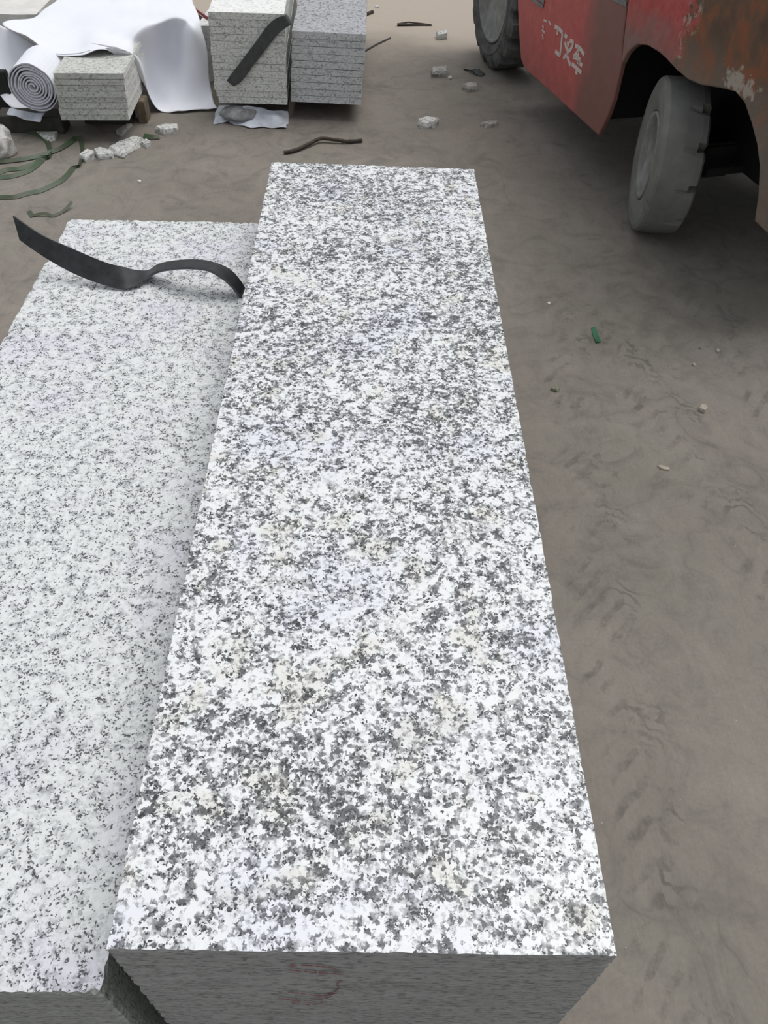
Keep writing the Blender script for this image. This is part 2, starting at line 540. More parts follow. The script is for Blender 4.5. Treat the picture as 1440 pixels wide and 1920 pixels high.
def catmull(pts, n):
    out = []
    P = [pts[0]] + list(pts) + [pts[-1]]
    for i in range(1, len(P) - 2):
        p0, p1, p2, p3 = P[i - 1], P[i], P[i + 1], P[i + 2]
        for s in range(n):
            t = s / n
            out.append(0.5 * ((2 * p1) + (p2 - p0) * t + (2 * p0 - 5 * p1 + 4 * p2 - p3) * t * t + (3 * p1 - p0 - 3 * p2 + p3) * t ** 3))
    out.append(pts[-1].copy())
    return out

def ribbon(bm, A, B, th):
    """band between the edge polylines A and B with thickness th"""
    n = len(A)
    rows = []
    for i in range(n):
        i0, i1 = max(0, i - 1), min(n - 1, i + 1)
        tan = (A[i1] + B[i1]) - (A[i0] + B[i0])
        nor = tan.cross(B[i] - A[i])
        nor = nor.normalized() * th * 0.5 if nor.length > 1e-9 else Vector((0, 0, th / 2))
        rows.append([bm.verts.new(p) for p in (A[i] + nor, B[i] + nor, B[i] - nor, A[i] - nor)])
    for i in range(n - 1):
        for k in range(4):
            f = bm.faces.new([rows[i][k], rows[i][(k + 1) % 4], rows[i + 1][(k + 1) % 4], rows[i + 1][k]])
            f.material_index = 0 if k in (0, 2) else 1
            f.smooth = k in (0, 2)
    bm.faces.new(rows[0][::-1]); bm.faces.new(rows[-1])
    for i in range(n - 1):
        for k in range(4):
            e = bm.edges.get((rows[i][k], rows[i + 1][k]))
            if e: e.smooth = False

def tube(bm, pts, r, seg=8):
    n = len(pts)
    rad = r if hasattr(r, '__len__') else [r] * n
    rings = []
    for i in range(n):
        tan = (pts[min(n - 1, i + 1)] - pts[max(0, i - 1)]).normalized()
        up = Vector((0, 0, 1)) if abs(tan.z) < 0.9 else Vector((1, 0, 0))
        a = tan.cross(up).normalized(); b = a.cross(tan).normalized()
        rings.append([bm.verts.new(pts[i] + (a * math.cos(q) + b * math.sin(q)) * rad[i]) for q in (2 * PI * k / seg for k in range(seg))])
    for i in range(n - 1):
        for k in range(seg):
            bm.faces.new([rings[i][k], rings[i + 1][k], rings[i + 1][(k + 1) % seg], rings[i][(k + 1) % seg]])
    bm.faces.new(rings[0]); bm.faces.new(rings[-1][::-1])

# ------------------------------------------------------------------ ground
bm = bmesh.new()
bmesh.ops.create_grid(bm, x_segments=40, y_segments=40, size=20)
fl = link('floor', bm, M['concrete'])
tag(fl, kind='structure')

# ------------------------------------------------------------------ the two big granite blocks
Z1, Z2 = 0.65, 0.504
c = [onz(p[0], p[1], Z1) for p in ((199, 1780), (1158, 1793), (889, 317), (509, 303.5))]
base = [Vector((p.x, p.y, 0.0)) for p in c]
bm = bmesh.new()
grid_box(bm, base, Z1, 0.008, 0.0006, 3, (0, 1, 2))
blk = link('granite_block', bm, [M['gran_pol'], M['sawn'], M['saw_rough']])
tag(blk, 'long grey and white speckled granite block, the taller one in the centre, with polished top', 'granite block')

def crayon_mark(parent):
    y = (base[0].y + base[1].y) / 2 - 0.0016
    strokes = [
        [(541, 1812), (570, 1810), (600, 1812), (625, 1816), (638, 1822)],
        [(538, 1818), (575, 1822), (610, 1825), (645, 1827)],
        [(640, 1840), (630, 1846), (636, 1852), (622, 1862), (612, 1866)],
        [(540, 1860), (572, 1864), (605, 1867), (632, 1862)],
        [(522, 1872), (560, 1876), (600, 1874), (622, 1868)],
        [(545, 1880), (575, 1884), (606, 1880)],
    ]
    bmm = bmesh.new()
    for s in strokes:
        P = catmull([ony(px, py, y) for px, py in s], 5)
        A = [p + Vector((0, 0, 0.0014)) for p in P]
        B = [p - Vector((0, 0, 0.0014)) for p in P]
        ribbon(bmm, A, B, 0.0006)
    o = link('crayon_mark', bmm, [M['crayon'], M['crayon']], parent)
    o['label'] = 'faint red scribbled mark on the front end'
crayon_mark(blk)

c2 = [onz(*p, Z2) for p in ((190, 1858), (130, 410))]
xL, xR = c2[1].x, c2[0].x
y0_, y1_ = c2[0].y, c2[1].y
bm = bmesh.new()
grid_box(bm, [(xL - 0.004, y0_, 0), (xR, y0_ - 0.002, 0), (xR + 0.002, y1_, 0), (xL, y1_, 0)], Z2, 0.009, 0.0017, 5, (0, 1, 2))
tag(link('granite_block', bm, [M['gran_fla'], M['sawn2'], M['saw_rough']]),
    'lower pale fine-grained granite block on the left under the curled black strap', 'granite block')

# ------------------------------------------------------------------ curled black strap on the lower block
S = [  # upper edge px, lower edge px, lower z, width
    ((25, 404), (38, 450), 0.590, 0.052), ((78, 440), (92, 487), 0.556, 0.056), ((140, 468), (148, 517), 0.528, 0.057),
    ((195, 491), (203, 537), 0.512, 0.057), ((226, 500), (236, 542), 0.509, 0.055), ((256, 508), (258, 534), 0.514, 0.052),
    ((279, 508), (276, 520), 0.524, 0.050), ((300, 496), (302, 508), 0.545, 0.046), ((340, 489), (343, 503), 0.568, 0.046),
    ((385, 490), (386, 506), 0.575, 0.046), ((425, 503), (416, 521), 0.560, 0.046), ((448, 525), (438, 541), 0.535, 0.046),
    ((463, 552), (455, 566), 0.490, 0.046), ((470, 580), (460, 596), 0.440, 0.046)]
A, B = [], []
for up, lo, z, wd in S:
    q = onz(lo[0], lo[1], z)
    d = ray(*up).normalized()
    tc = (q - CAM).dot(d)
    foot = CAM + d * tc
    gap = (foot - q).length
    # upper edge lies on its sight ray at one strap width from the lower edge (far side)
    p = foot + d * (math.sqrt(max(0.0, wd * wd - gap * gap)) if gap < wd else 0.0)
    A.append(p); B.append(q)
for L_ in (A, B):
    for p in L_[-3:]:
        p.x = min(p.x, -0.2685)
bm = bmesh.new()
ribbon(bm, catmull(A, 8), catmull(B, 8), 0.006)
tag(link('rubber_strap', bm, [M['rubber_strap'], M['steel_edge']]),
    'wide black strap curling and twisting over the lower left granite block', 'strap')

# ------------------------------------------------------------------ background slab stacks
ORD = ['top', 'second', 'third', 'fourth', 'fifth', 'sixth', 'seventh', 'eighth', 'ninth', 'tenth', 'eleventh', 'twelfth', 'thirteenth']
def stack(n, bl, br, z0, h, length, desc, group, mats, lean=(0, 0), drop=0.0, seed=0, yaw=0.0):
    """n slabs; bl, br = front bottom corners (x, y)"""
    rnd = random.Random(seed)
    th = h / n
    bl = Vector((*bl, 0)); br = Vector((*br, 0))
    ex = (br - bl).normalized(); ey = Vector((yaw, 1, 0)).normalized()
    out = []
    for i in range(n):
        f = i / max(1, n - 1)
        o = Vector((lean[0] * f + rnd.gauss(0, 0.0012), lean[1] * f + rnd.gauss(0, 0.0018), z0 + i * th))
        a = bl + o; b = br + o
        if i < 2 and drop:
            a = a + ex * drop * (2 - i)
        bm = bmesh.new()
        loc = (a + b) / 2
        cs = [a - loc, b - loc, b + ey * length - loc, a + ey * length - loc]
        g = rnd.uniform(0.0011, 0.0024)
        grid_box(bm, cs, th - g, 0.03, 0.0003, seed * 50 + i, (0 if i == n - 1 else 0, 1, 2))
        s = link('granite_slab', bm, mats, loc=loc)
        k = n - 1 - i
        word = ORD[k] + (' slab' if k == 0 else ' slab from the top')
        if k == n - 1: word = 'bottom slab'
        tag(s, word + ' ' + desc, 'granite slab', group)
        out.append(s)
    return out
stack(13, (-0.743, 3.997), (-0.408, 3.991), 0.08, 0.382, 1.25, 'of the taller grey granite stack crossed by a black strap', 'slabs of the taller far stack',
      [M['tile_top'], M['tile_edge'], M['tile_edge']], (0.012, 0.0), 0.006, 1, -0.03)
stack(10, (-0.394, 4.037), (-0.060, 4.012), 0.08, 0.302, 1.25, 'of the shorter grey stack right of the strapped one', 'slabs of the shorter far stack',
      [M['tile_top_grey'], M['tile_edge_grey'], M['tile_edge_grey']], (0.024, 0.0), 0, 2)
stack(8, (-1.384, 3.70), (-1.088, 3.716), 0.10, 0.196, 0.46, 'of the small stack beside the white fabric roll', 'slabs of the small stack under the white sheet',
      [M['tile_small'], M['tile_small'], M['tile_side']], (0.014, 0.0), 0, 3, -0.03)  # side faces paler than fronts: sunlight from the right put into their colour

# bearers below the stacks
def bearer(x0, x1, y0, y1, z0, z1, mat, label):
    bm = bmesh.new()
    plain_box(bm, x0, x1, y0, y1, z0, z1, 0.004)
    return tag(link('timber_bearer', bm, mat), label, 'timber')
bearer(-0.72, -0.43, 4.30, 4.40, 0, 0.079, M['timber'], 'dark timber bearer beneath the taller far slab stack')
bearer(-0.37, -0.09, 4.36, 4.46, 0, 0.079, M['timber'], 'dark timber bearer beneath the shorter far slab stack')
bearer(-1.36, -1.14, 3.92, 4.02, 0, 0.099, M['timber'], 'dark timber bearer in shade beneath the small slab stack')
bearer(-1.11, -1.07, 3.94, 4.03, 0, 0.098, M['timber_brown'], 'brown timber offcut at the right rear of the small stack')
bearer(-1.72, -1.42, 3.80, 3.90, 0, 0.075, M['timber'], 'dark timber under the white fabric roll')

# black strap hanging diagonally down the front of the taller stack
yf = 3.985
P = [((533, 29), (546, 46)), ((517, 35), (536, 52)), ((500, 50), (521, 64)), ((480, 78), (499, 92)), ((455, 111), (474, 124)), ((434, 139), (453, 152)), ((425, 151), (438, 162))]
A = [ony(*p[0], yf - 0.004) for p in P]; B = [ony(*p[1], yf - 0.004) for p in P]
# the top end wraps round the stack's corner into the gap
A = [Vector((A[0].x + 0.004, 4.02, A[0].z - 0.004))] + A; B = [Vector((B[0].x + 0.003, 4.02, B[0].z - 0.004))] + B
bm = bmesh.new()
ribbon(bm, catmull(A, 5), catmull(B, 5), 0.004)
tag(link('flat_strap', bm, [M['strap_back'], M['strap_back']]), 'flat black strap hanging diagonally across the taller far slab stack', 'strap')

# ------------------------------------------------------------------ draped sheets
def surf(rows, nu, nv, wr=0.0, ws=6.0, seed=0.0, fine=0.0):
    """smooth surface through a grid of points"""
    R = [catmull(r, nu) for r in rows]
    Cn = [catmull([r[i] for r in R], nv) for i in range(len(R[0]))]
    bm = bmesh.new()
    V = []
    for cidx, cc in enumerate(Cn):
        col = []
        for k, p in enumerate(cc):
            q = p + Vector((mnoise.noise(p * ws + Vector((seed, 0, 0))), mnoise.noise(p * ws + Vector((0, seed + 5, 0))), mnoise.noise(p * ws + Vector((0, 0, seed + 9))))) * wr
            if fine:
                q += Vector((0, 0.5, 1)) * wr * fine * (1 - abs(2 * mnoise.noise(Vector((p.x * 14 + p.y * 5, p.y * 4 - p.x * 3, p.z * 3 + seed)))))
            q.z = max(q.z, 0.002)
            col.append(bm.verts.new(q))
        V.append(col)
    for i in range(len(V) - 1):
        for k in range(len(V[0]) - 1):
            bm.faces.new([V[i][k], V[i][k + 1], V[i + 1][k + 1], V[i + 1][k]])
    bmesh.ops.recalc_face_normals(bm, faces=bm.faces[:])
    bmesh.ops.solidify(bm, geom=bm.faces[:], thickness=0.0025)
    bmesh.ops.recalc_face_normals(bm, faces=bm.faces[:])
    return bm
def Pn(*t):
    return [ony(px, py, y) for px, py, y in t]
rows = [
    Pn((108, -20, 4.90), (125, -28, 4.92), (165, -35, 4.95), (210, -40, 4.95), (250, -40, 4.95), (288, -35, 4.92), (322, -28, 4.9), (346, -15, 4.88), (356, -8, 4.86)),
    Pn((103, 2, 4.62), (122, -2, 4.64), (160, -5, 4.66), (205, -6, 4.66), (248, -8, 4.66), (288, -4, 4.64), (325, 0, 4.62), (352, 5, 4.58), (364, 12, 4.56)),
    Pn((62, 31, 4.40), (100, 26, 4.42), (145, 24, 4.42), (195, 22, 4.42), (243, 20, 4.42), (288, 16, 4.42), (328, 18, 4.42), (360, 26, 4.40), (373, 32, 4.38)),
    Pn((4, 45, 4.20), (78, 52, 4.22), (135, 55, 4.22), (187, 48, 4.21), (238, 50, 4.20), (282, 38, 4.26), (330, 36, 4.30), (364, 46, 4.30), (380, 58, 4.32)),
    Pn((50, 71, 4.04), (93, 80, 4.04), (143, 84, 4.03), (188, 72, 4.04), (236, 72, 4.08), (262, 62, 4.12), (325, 62, 4.36), (362, 62, 4.24), (388, 92, 4.30)),
    Pn((74, 85, 3.97), (103, 98, 3.93), (146, 100, 3.92), (192, 91, 3.95), (246, 96, 3.98), (276, 120, 4.20), (322, 122, 4.34), (360, 120, 4.26), (393, 145, 4.28)),
    Pn((80, 89, 3.96), (106, 101, 3.92), (149, 102, 3.91), (198, 92, 3.94), (254, 108, 3.97), (288, 175, 4.22), (325, 172, 4.32), (352, 178, 4.28), (398, 178, 4.26)),
    Pn((84, 92, 3.95), (109, 103, 3.91), (152, 104, 3.90), (204, 94, 3.93), (260, 128, 4.00), (298, 207, 4.10), (335, 209, 4.10), (372, 206, 4.11), (408, 204, 4.12)),
]
rows[7][4] = ony(264, 150, 4.04)
rows[6][6:] = [onz(325, 186, 0.02), onz(360, 184, 0.02), onz(400, 182, 0.02)]
rows[7][5:] = [onz(298, 207, 0.012), onz(335, 209, 0.012), onz(372, 206, 0.012), onz(408, 204, 0.012)]
bm = surf(rows, 8, 8, 0.013, 6.0, 1.0, 0.18)
sh = link('draped_sheet', bm, M['cloth'], smooth=True)
tag(sh, 'large white geotextile sheet draped over a pile behind the small slab stack', 'sheet')

rows = [
    Pn((-40, 40, 4.30), (-10, 42, 4.28), (30, 60, 4.24), (70, 85, 4.22), (100, 104, 4.20)),
    Pn((-40, 90, 4.22), (-5, 92, 4.22), (28, 95, 4.18), (62, 102, 4.16), (98, 112, 4.16)),
    Pn((-40, 125, 4.16), (0, 128, 4.15), (25, 130, 4.12), (60, 135, 4.12), (96, 140, 4.12)),
    Pn((-20, 150, 4.08), (8, 155, 4.05), (28, 165, 4.04), (58, 172, 4.06), (92, 175, 4.06)),
    Pn((5, 185, 3.98), (14, 195, 3.96), (28, 205, 3.95), (55, 208, 3.96), (85, 205, 3.98)),
]
bm = surf(rows, 6, 6, 0.010, 6.0, 4.0)
tag(link('draped_sheet', bm, M['cloth'], smooth=True), 'white sheet hanging at the left edge behind the fabric roll', 'sheet')

# roll of white fabric, its spiral end towards the camera
cr = ony(61, 163, 3.74)
r_out = 0.110
axis = Vector((0.03, 1.0, 0.05)).normalized()
root = empty('fabric_roll', (cr.x, cr.y, cr.z - r_out))
tag(root, 'thick roll of white geotextile with its spiral end facing forward', 'fabric roll')
ex = axis.cross(Vector((0, 0, 1))).normalized(); ez = ex.cross(axis).normalized()
off = Vector((0, 0, r_out))
def spiral_pt(a, turns, ph=0.0):
    f = a / turns
    r = 0.012 + (r_out - 0.012) * f + 0.0035 * mnoise.noise(Vector((a * 1.7, 0.4, 2.0)))
    ang = 2 * PI * a + ph
    wob = 1 + 0.05 * mnoise.noise(Vector((math.cos(ang) * 1.3, math.sin(ang) * 1.3, f * 3)))
    return r * wob * math.cos(ang), r * wob * math.sin(ang) * 0.97
turns = 8
bm = bmesh.new()
prev = None
N = turns * 36
for i in range(N + 1):
    a = i / 36
    x1, z1 = spiral_pt(a, turns)
    l = math.hypot(x1, z1)
    th = 0.0055 + 0.003 * mnoise.noise(Vector((a * 0.8, 3.1, 0))) if i < N - 20 else 0.003
    x2, z2 = x1 * (1 - th / max(l, 0.006)), z1 * (1 - th / max(l, 0.006))
    dep = 0.004 * mnoise.noise(Vector((x1 * 30, z1 * 30, 1)))
    vsr = [bm.verts.new(off + ex * xx + ez * zz + axis * yy) for xx, zz, yy in ((x1, z1, dep), (x2, z2, dep), (x2, z2, 0.20), (x1, z1, 0.20))]
    if prev:
        for k in range(4):
            f = bm.faces.new([prev[k], prev[(k + 1) % 4], vsr[(k + 1) % 4], vsr[k]])
            f.material_index = 1 if k == 0 else 0
    prev = vsr
link('rolled_sheet', bm, [M['cloth'], M['cloth_edge']], root)
# loose tail of the roll
rows = [
    Pn((18, 203, 3.80), (40, 208, 3.80), (62, 211, 3.80), (84, 212, 3.80)),
    Pn((14, 210, 3.79), (36, 217, 3.77), (58, 222, 3.76), (80, 220, 3.77)),
    Pn((12, 214, 3.78), (34, 220, 3.76), (56, 226, 3.74), (76, 229, 3.73)),
]
bm = surf(rows, 4, 4, 0.004, 20, 2)
o = link('loose_tail', bm, M['cloth_dirty'], smooth=True)
mw = o.matrix_world.copy(); o.parent = root; o.matrix_parent_inverse = Matrix.Translation(-Vector(root.location))

# crumpled plastic at the left edge
rows = [
    [onz(-30, 225, 0.09), onz(-8, 226, 0.11), onz(6, 230, 0.12), onz(14, 236, 0.10)],
    [onz(-30, 250, 0.07), onz(-6, 250, 0.10), onz(10, 252, 0.09), onz(22, 258, 0.05)],
    [onz(-30, 275, 0.05), onz(-5, 275, 0.07), onz(14, 276, 0.05), onz(29, 280, 0.01)],
    [onz(-30, 308, 0.004), onz(-8, 305, 0.006), onz(8, 297, 0.006), onz(22, 286, 0.004)],
]
bm = surf(rows, 6, 6, 0.022, 22, 7)
tag(link('plastic_sheet', bm, M['plastic'], smooth=False), 'crumpled clear plastic bag lying at the left edge above the green straps', 'plastic bag')

# black panel standing in for the shadowed gap at far left, pale blocks behind
q = ony(8, 135, 4.0)
bm = bmesh.new(); plain_box(bm, q.x - 0.30, q.x, 4.0, 4.04, 0.0, q.z, 0.004)
tag(link('shadow_panel', bm, M['black']), 'black upright panel standing in for the shadowed gap at the left edge beside the fabric roll', 'board')
q = onz(68, 27, 0.28)
bm = bmesh.new()
grid_box(bm, [(q.x - 0.62, q.y - 0.03, 0), (q.x, q.y, 0), (q.x + 0.0, q.y + 0.75, 0), (q.x - 0.62, q.y + 0.75, 0)], 0.28, 0.04, 0.004, 9, (0, 0, 0))
tag(link('stone_block', bm, M['pale_stone']), 'pale rough stone block in the top left corner behind the draped sheet', 'stone block')
q0, q1 = ony(56, 13, 5.3), ony(125, 12, 5.3)
bm = bmesh.new()
grid_box(bm, [(q0.x, 5.3, q0.z), (q1.x, 5.3, q0.z), (q1.x, 5.9, q0.z), (q0.x, 5.9, q0.z)], 0.30, 0.05, 0.002, 10, (0, 0, 0))
tag(link('stone_block', bm, M['tile_edge_grey']), 'dark grey stone block behind the pale one at the top left edge', 'stone block')
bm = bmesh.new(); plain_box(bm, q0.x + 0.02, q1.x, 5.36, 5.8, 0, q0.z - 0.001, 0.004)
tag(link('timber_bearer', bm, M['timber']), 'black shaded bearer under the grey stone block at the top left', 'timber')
# pinkish board between sheet and stack
q = onz(372, 30, 0.30)
bm = bmesh.new()
a0, a1, a2, a3 = ony(366, 18, 4.75), ony(396, 42, 4.60), ony(396, 60, 4.60), ony(368, 34, 4.75)
ribbon(bm, [a0, a1], [a3, a2], 0.02)
tag(link('board', bm, [M['pink'], M['pink']]), 'pinkish white board between the draped sheet and the taller stack', 'board')
bm = bmesh.new()
tube(bm, [ony(364, 16, 4.71), ony(378, 26, 4.66), ony(396, 38, 4.57)], 0.006, 6)
tag(link('red_cord', bm, plain('red_cord', (0.35, 0.08, 0.08))), 'thin red cord over the pinkish board beside the taller stack', 'cord')
bm = bmesh.new()
grid_box(bm, [tuple(ony(372, 76, 4.5).xy) + (0,), tuple(ony(398, 76, 4.5).xy) + (0,), (-0.70, 4.9, 0), (-0.86, 4.9, 0)], 0.26, 0.04, 0.002, 12)
tag(link('stone_block', bm, M['tile_side']), 'pale stone sliver between the draped sheet and the taller stack', 'stone block')

# sheet and dust heap under the taller stack
rows = [
    [onz(412, 196, 0.05), onz(440, 198, 0.06), onz(470, 200, 0.06), onz(500, 203, 0.05), onz(541, 208, 0.03)],
    [onz(408, 212, 0.02), onz(436, 214, 0.035), onz(470, 213, 0.03), onz(502, 215, 0.03), onz(543, 219, 0.012)],
    [onz(403, 224, 0.012), onz(432, 222, 0.016), onz(466, 224, 0.02), onz(502, 225, 0.02), onz(541, 228, 0.008)],
    [onz(400, 234, 0.003), onz(430, 230, 0.004), onz(460, 238, 0.003), onz(500, 240, 0.003), onz(537, 242, 0.003)],
]
bm = surf(rows, 8, 8, 0.015, 16, 3)
tag(link('sheet_scrap', bm, M['cloth_dirty'], smooth=True), 'crumpled bluish white sheet poking out beneath the taller far stack', 'sheet')
bm = bmesh.new()
cpt = onz(448, 212, 0.03)
bmesh.ops.create_icosphere(bm, subdivisions=4, radius=1.0)
for v in bm.verts:
    v.co = Vector((v.co.x * 0.09, v.co.y * 0.075, v.co.z * 0.030)) + cpt
    v.co += Vector((1, 1, 1)) * 0.008 * mnoise.noise(v.co * 40)
    v.co.z = max(v.co.z, 0.02)
tag(link('dust_heap', bm, M['heap'], smooth=True), 'small heap of grey stone dust on the sheet under the taller far stack', 'dust heap', kind='stuff')

# ------------------------------------------------------------------ stone fragments
def chip(name, outline, h, mat, label, seed, cat='stone', infl=1.08, group=None, loc_jit=0.3):
    rnd = random.Random(seed)
    top = [onz(px, py, h) for px, py in outline]
    cen = sum(top, Vector()) / len(top)
    bm = bmesh.new()
    n = len(top)
    for p in top:
        q = cen + (p - cen) * rnd.uniform(0.94, 1.0); q.z = h * rnd.uniform(0.86, 1.0)
        bm.verts.new(q - Vector((cen.x, cen.y, 0)))
        b = cen + (p - cen) * infl * rnd.uniform(0.97, 1.05); b.z = 0.0
        bm.verts.new(b - Vector((cen.x, cen.y, 0)))
        m = cen + (p - cen) * (infl + 0.02) * rnd.uniform(0.97, 1.04); m.z = h * rnd.uniform(0.3, 0.6)
        bm.verts.new(m - Vector((cen.x, cen.y, 0)))
    bmesh.ops.convex_hull(bm, input=bm.verts[:])
    bmesh.ops.triangulate(bm, faces=bm.faces[:])
    bmesh.ops.subdivide_edges(bm, edges=bm.edges[:], cuts=1, use_grid_fill=True)
    s = max((p - cen).length for p in top)
    for v in bm.verts:
        if v.co.z > h * 0.08:
            v.co += Vector((mnoise.noise(v.co * 2.2 / s), mnoise.noise(v.co * 2.2 / s + Vector((7, 0, 0))), 0.5 * mnoise.noise(v.co * 3 / s + Vector((0, 9, 0))))) * s * 0.05
        v.co.z = max(v.co.z, 0)
    o = link(name, bm, mat, loc=(cen.x, cen.y, 0))
    return tag(o, label, cat, group)
chip('stone_fragment', [(204, 274), (222, 264), (251, 254), (265, 257), (257, 268), (242, 280), (233, 287), (216, 283)], 0.022, M['chip'], 'largest flat broken granite fragment in front of the small stack', 1)
chip('stone_fragment', [(149, 289), (163, 278), (175, 281), (172, 289), (159, 294)], 0.026, M['chip'], 'leftmost of the granite chunks in front of the small stack', 2)
chip('stone_fragment', [(176, 278), (187, 273), (210, 281), (208, 287), (183, 289)], 0.024, M['chip'], 'granite chunk between the leftmost chunk and the largest fragment', 3)
chip('stone_fragment', [(264, 264), (274, 259), (283, 265), (274, 271)], 0.018, M['chip'], 'small granite lump touching the right end of the largest fragment', 4)
chip('stone_fragment', [(292, 236), (309, 230), (331, 230), (332, 238), (306, 242)], 0.028, M['chip'], 'granite chunk with a flat top below the foot of the draped sheet', 5)
chip('stone_fragment', [(70, 246), (106, 246), (102, 257), (90, 261)], 0.016, M['chip'], 'flat granite flake lying inside the green strap loops', 6)
chip('stone_fragment', [(217, 242), (239, 230), (246, 230), (228, 248)], 0.018, M['chip_dusty'], 'dusty flake in the shade under the right corner of the small stack', 7)
chip('stone_fragment', [(819, 57), (838, 56), (838, 62), (821, 63)], 0.034, M['chip'], 'white topped stone chip farthest out on the pale ground', 8)
chip('stone_fragment', [(811, 124), (837, 123), (838, 132), (811, 133)], 0.032, M['chip_dusty'], 'squarish grey stone left of the front tyre', 9)
chip('stone_fragment', [(868, 157), (880, 153), (894, 154), (895, 160), (880, 162)], 0.028, M['chip_dusty'], 'rounded grey stone just below the dark scrap by the front tyre', 10)
chip('stone_fragment', [(784, 222), (800, 216), (821, 219), (814, 227), (802, 229), (789, 228)], 0.030, M['chip'], 'angular grey stone on open ground right of the shorter far stack', 11)
chip('stone_fragment', [(902, 230), (916, 225), (933, 226), (931, 231), (913, 233)], 0.016, M['chip_dusty'], 'low flat stone on open ground below the front tyre', 12)
chip('pebble', [(1034, 727), (1038, 722), (1046, 722), (1050, 727), (1044, 731)], 0.010, M['moss'], 'mossy green pebble on the concrete right of the centre block', 13, 'pebble')
chip('pebble', [(1312, 764), (1316, 757), (1324, 757), (1328, 763), (1322, 769)], 0.014, M['tan'], 'pale tan pebble lying among the tyre prints', 14, 'pebble')
chip('pebble', [(1234, 873), (1238, 871), (1255, 876), (1254, 880), (1240, 878)], 0.005, M['tan'], 'thin stick-shaped sliver of stone among the tyre prints', 15, 'pebble')
chip('pebble', [(1343, 655), (1347, 652), (1350, 656), (1346, 659)], 0.006, M['tan'], 'tiny pebble near the right edge below the rear tyre', 16, 'pebble')
chip('pebble', [(1298, 682), (1302, 680), (1306, 683), (1302, 685)], 0.005, M['tan'], 'tiny pebble above the pale tan pebble', 17, 'pebble')
chip('pebble', [(1311, 651), (1314, 649), (1316, 652), (1313, 653)], 0.005, M['moss'], 'tiny dark pebble below the rear tyre', 18, 'pebble')
chip('pebble', [(257, 338), (262, 336), (266, 339), (261, 341)], 0.005, M['chip'], 'tiny white pebble on the ground behind the lower block', 19, 'pebble')
chip('pebble', [(703, 11), (707, 9), (711, 11), (707, 13)], 0.008, M['chip'], 'tiny white pebble beside the shorter far stack, at the top edge', 20, 'pebble')
chip('pebble', [(840, 144), (844, 141), (848, 144), (844, 147)], 0.008, M['chip'], 'tiny white pebble touching the squarish grey stone', 21, 'pebble')
chip('pebble', [(1026, 567), (1030, 565), (1033, 568), (1029, 570)], 0.004, M['chip'], 'tiny white pebble between centre block and rear tyre', 22, 'pebble')

# ------------------------------------------------------------------ straps and sticks on the ground
def ground_strap(name, pts, width, mat, label, cat='strap', th=0.0015, stand=0.75, z=0.0, n=6, group=None, parent=None):
    stand = stand * 0.6
    P = catmull([onz(px, py, z + (pz if pz else 0)) for px, py, pz in pts], n)
    A, B = [], []
    for i, p in enumerate(P):
        tan = (P[min(len(P) - 1, i + 1)] - P[max(0, i - 1)]); tan.z = 0
        side = tan.normalized().cross(Vector((0, 0, 1)))
        wv = side * math.cos(stand) * width + Vector((0, 0, 1)) * math.sin(stand) * width
        if wv.y < 0 : wv = Vector((-wv.x, -wv.y, wv.z))
        a = p.copy(); a.z = max(a.z, 0.002)
        A.append(a); B.append(a + wv)
    bm = bmesh.new()
    ribbon(bm, A, B, th)
    o = link(name, bm, [mat, mat], parent)
    if label: tag(o, label, cat, group)
    return o
k = 0
ground_strap('plastic_strap', [(-30, 376, 0), (0, 375, 0), (28, 374, 0), (55, 367, 0), (78, 362, 0), (105, 350, 0), (125, 337, 0), (140, 320, 0), (149, 302, 0), (151, 282, 0), (148, 266, 0), (144, 262, .004), (138, 267, .004), (118, 280, .004), (89, 291, .004), (55, 300, .004), (7, 306, .004), (-25, 307, .004)],
             0.020, M['green'], 'green strap forming the widest loop on the ground at left', stand=0.9)
ground_strap('plastic_strap', [(-30, 332, 0), (0, 328, 0), (14, 323, 0), (35, 321, 0), (55, 316, 0), (72, 309, 0), (84, 299, 0), (89, 290, 0)], 0.022, M['green'], 'upper of the two green straps meeting inside the wide loop', stand=0.8)
ground_strap('plastic_strap', [(-30, 342, 0), (0, 338, 0), (28, 334, 0), (55, 325, 0), (72, 314, 0), (85, 301, 0), (90, 288, 0), (84, 268, 0), (66, 255, 0), (38, 248, 0), (20, 246, 0)], 0.022, M['green'], 'lower green strap curling back beside the granite flake', stand=0.8)
ground_strap('plastic_strap', [(60, 407, 0), (72, 404, .006), (85, 403, .008), (100, 407, .002), (116, 401, 0.002), (128, 391, .01), (137, 380, .02)], 0.012, M['brown_strap'], 'thin brown and green strap curl behind the curled black strap', stand=0.9)
ground_strap('plastic_strap', [(50, 397, 0.002), (57, 408, 0.002)], 0.018, M['green'], 'short green strap tab at the tip of the brown strap curl', stand=0.2)
ground_strap('plastic_strap', [(268, 258, 0.004), (285, 260, 0.006), (300, 260, 0.004)], 0.020, M['green'], 'short green strap piece between the small lump and the flat-topped chunk', stand=1.1)
A = [onz(1109, 614, .003), onz(1112, 628, .003), onz(1118, 642, .006)]
B = [onz(1117, 613, .008), onz(1121, 627, .006), onz(1127, 641, .002)]
bm = bmesh.new(); ribbon(bm, catmull(A, 4), catmull(B, 4), 0.0015)
tag(link('strap_scrap', bm, [M['green_bright'], M['green_bright']]), 'small bright green strap offcut on the open concrete at right', 'strap')
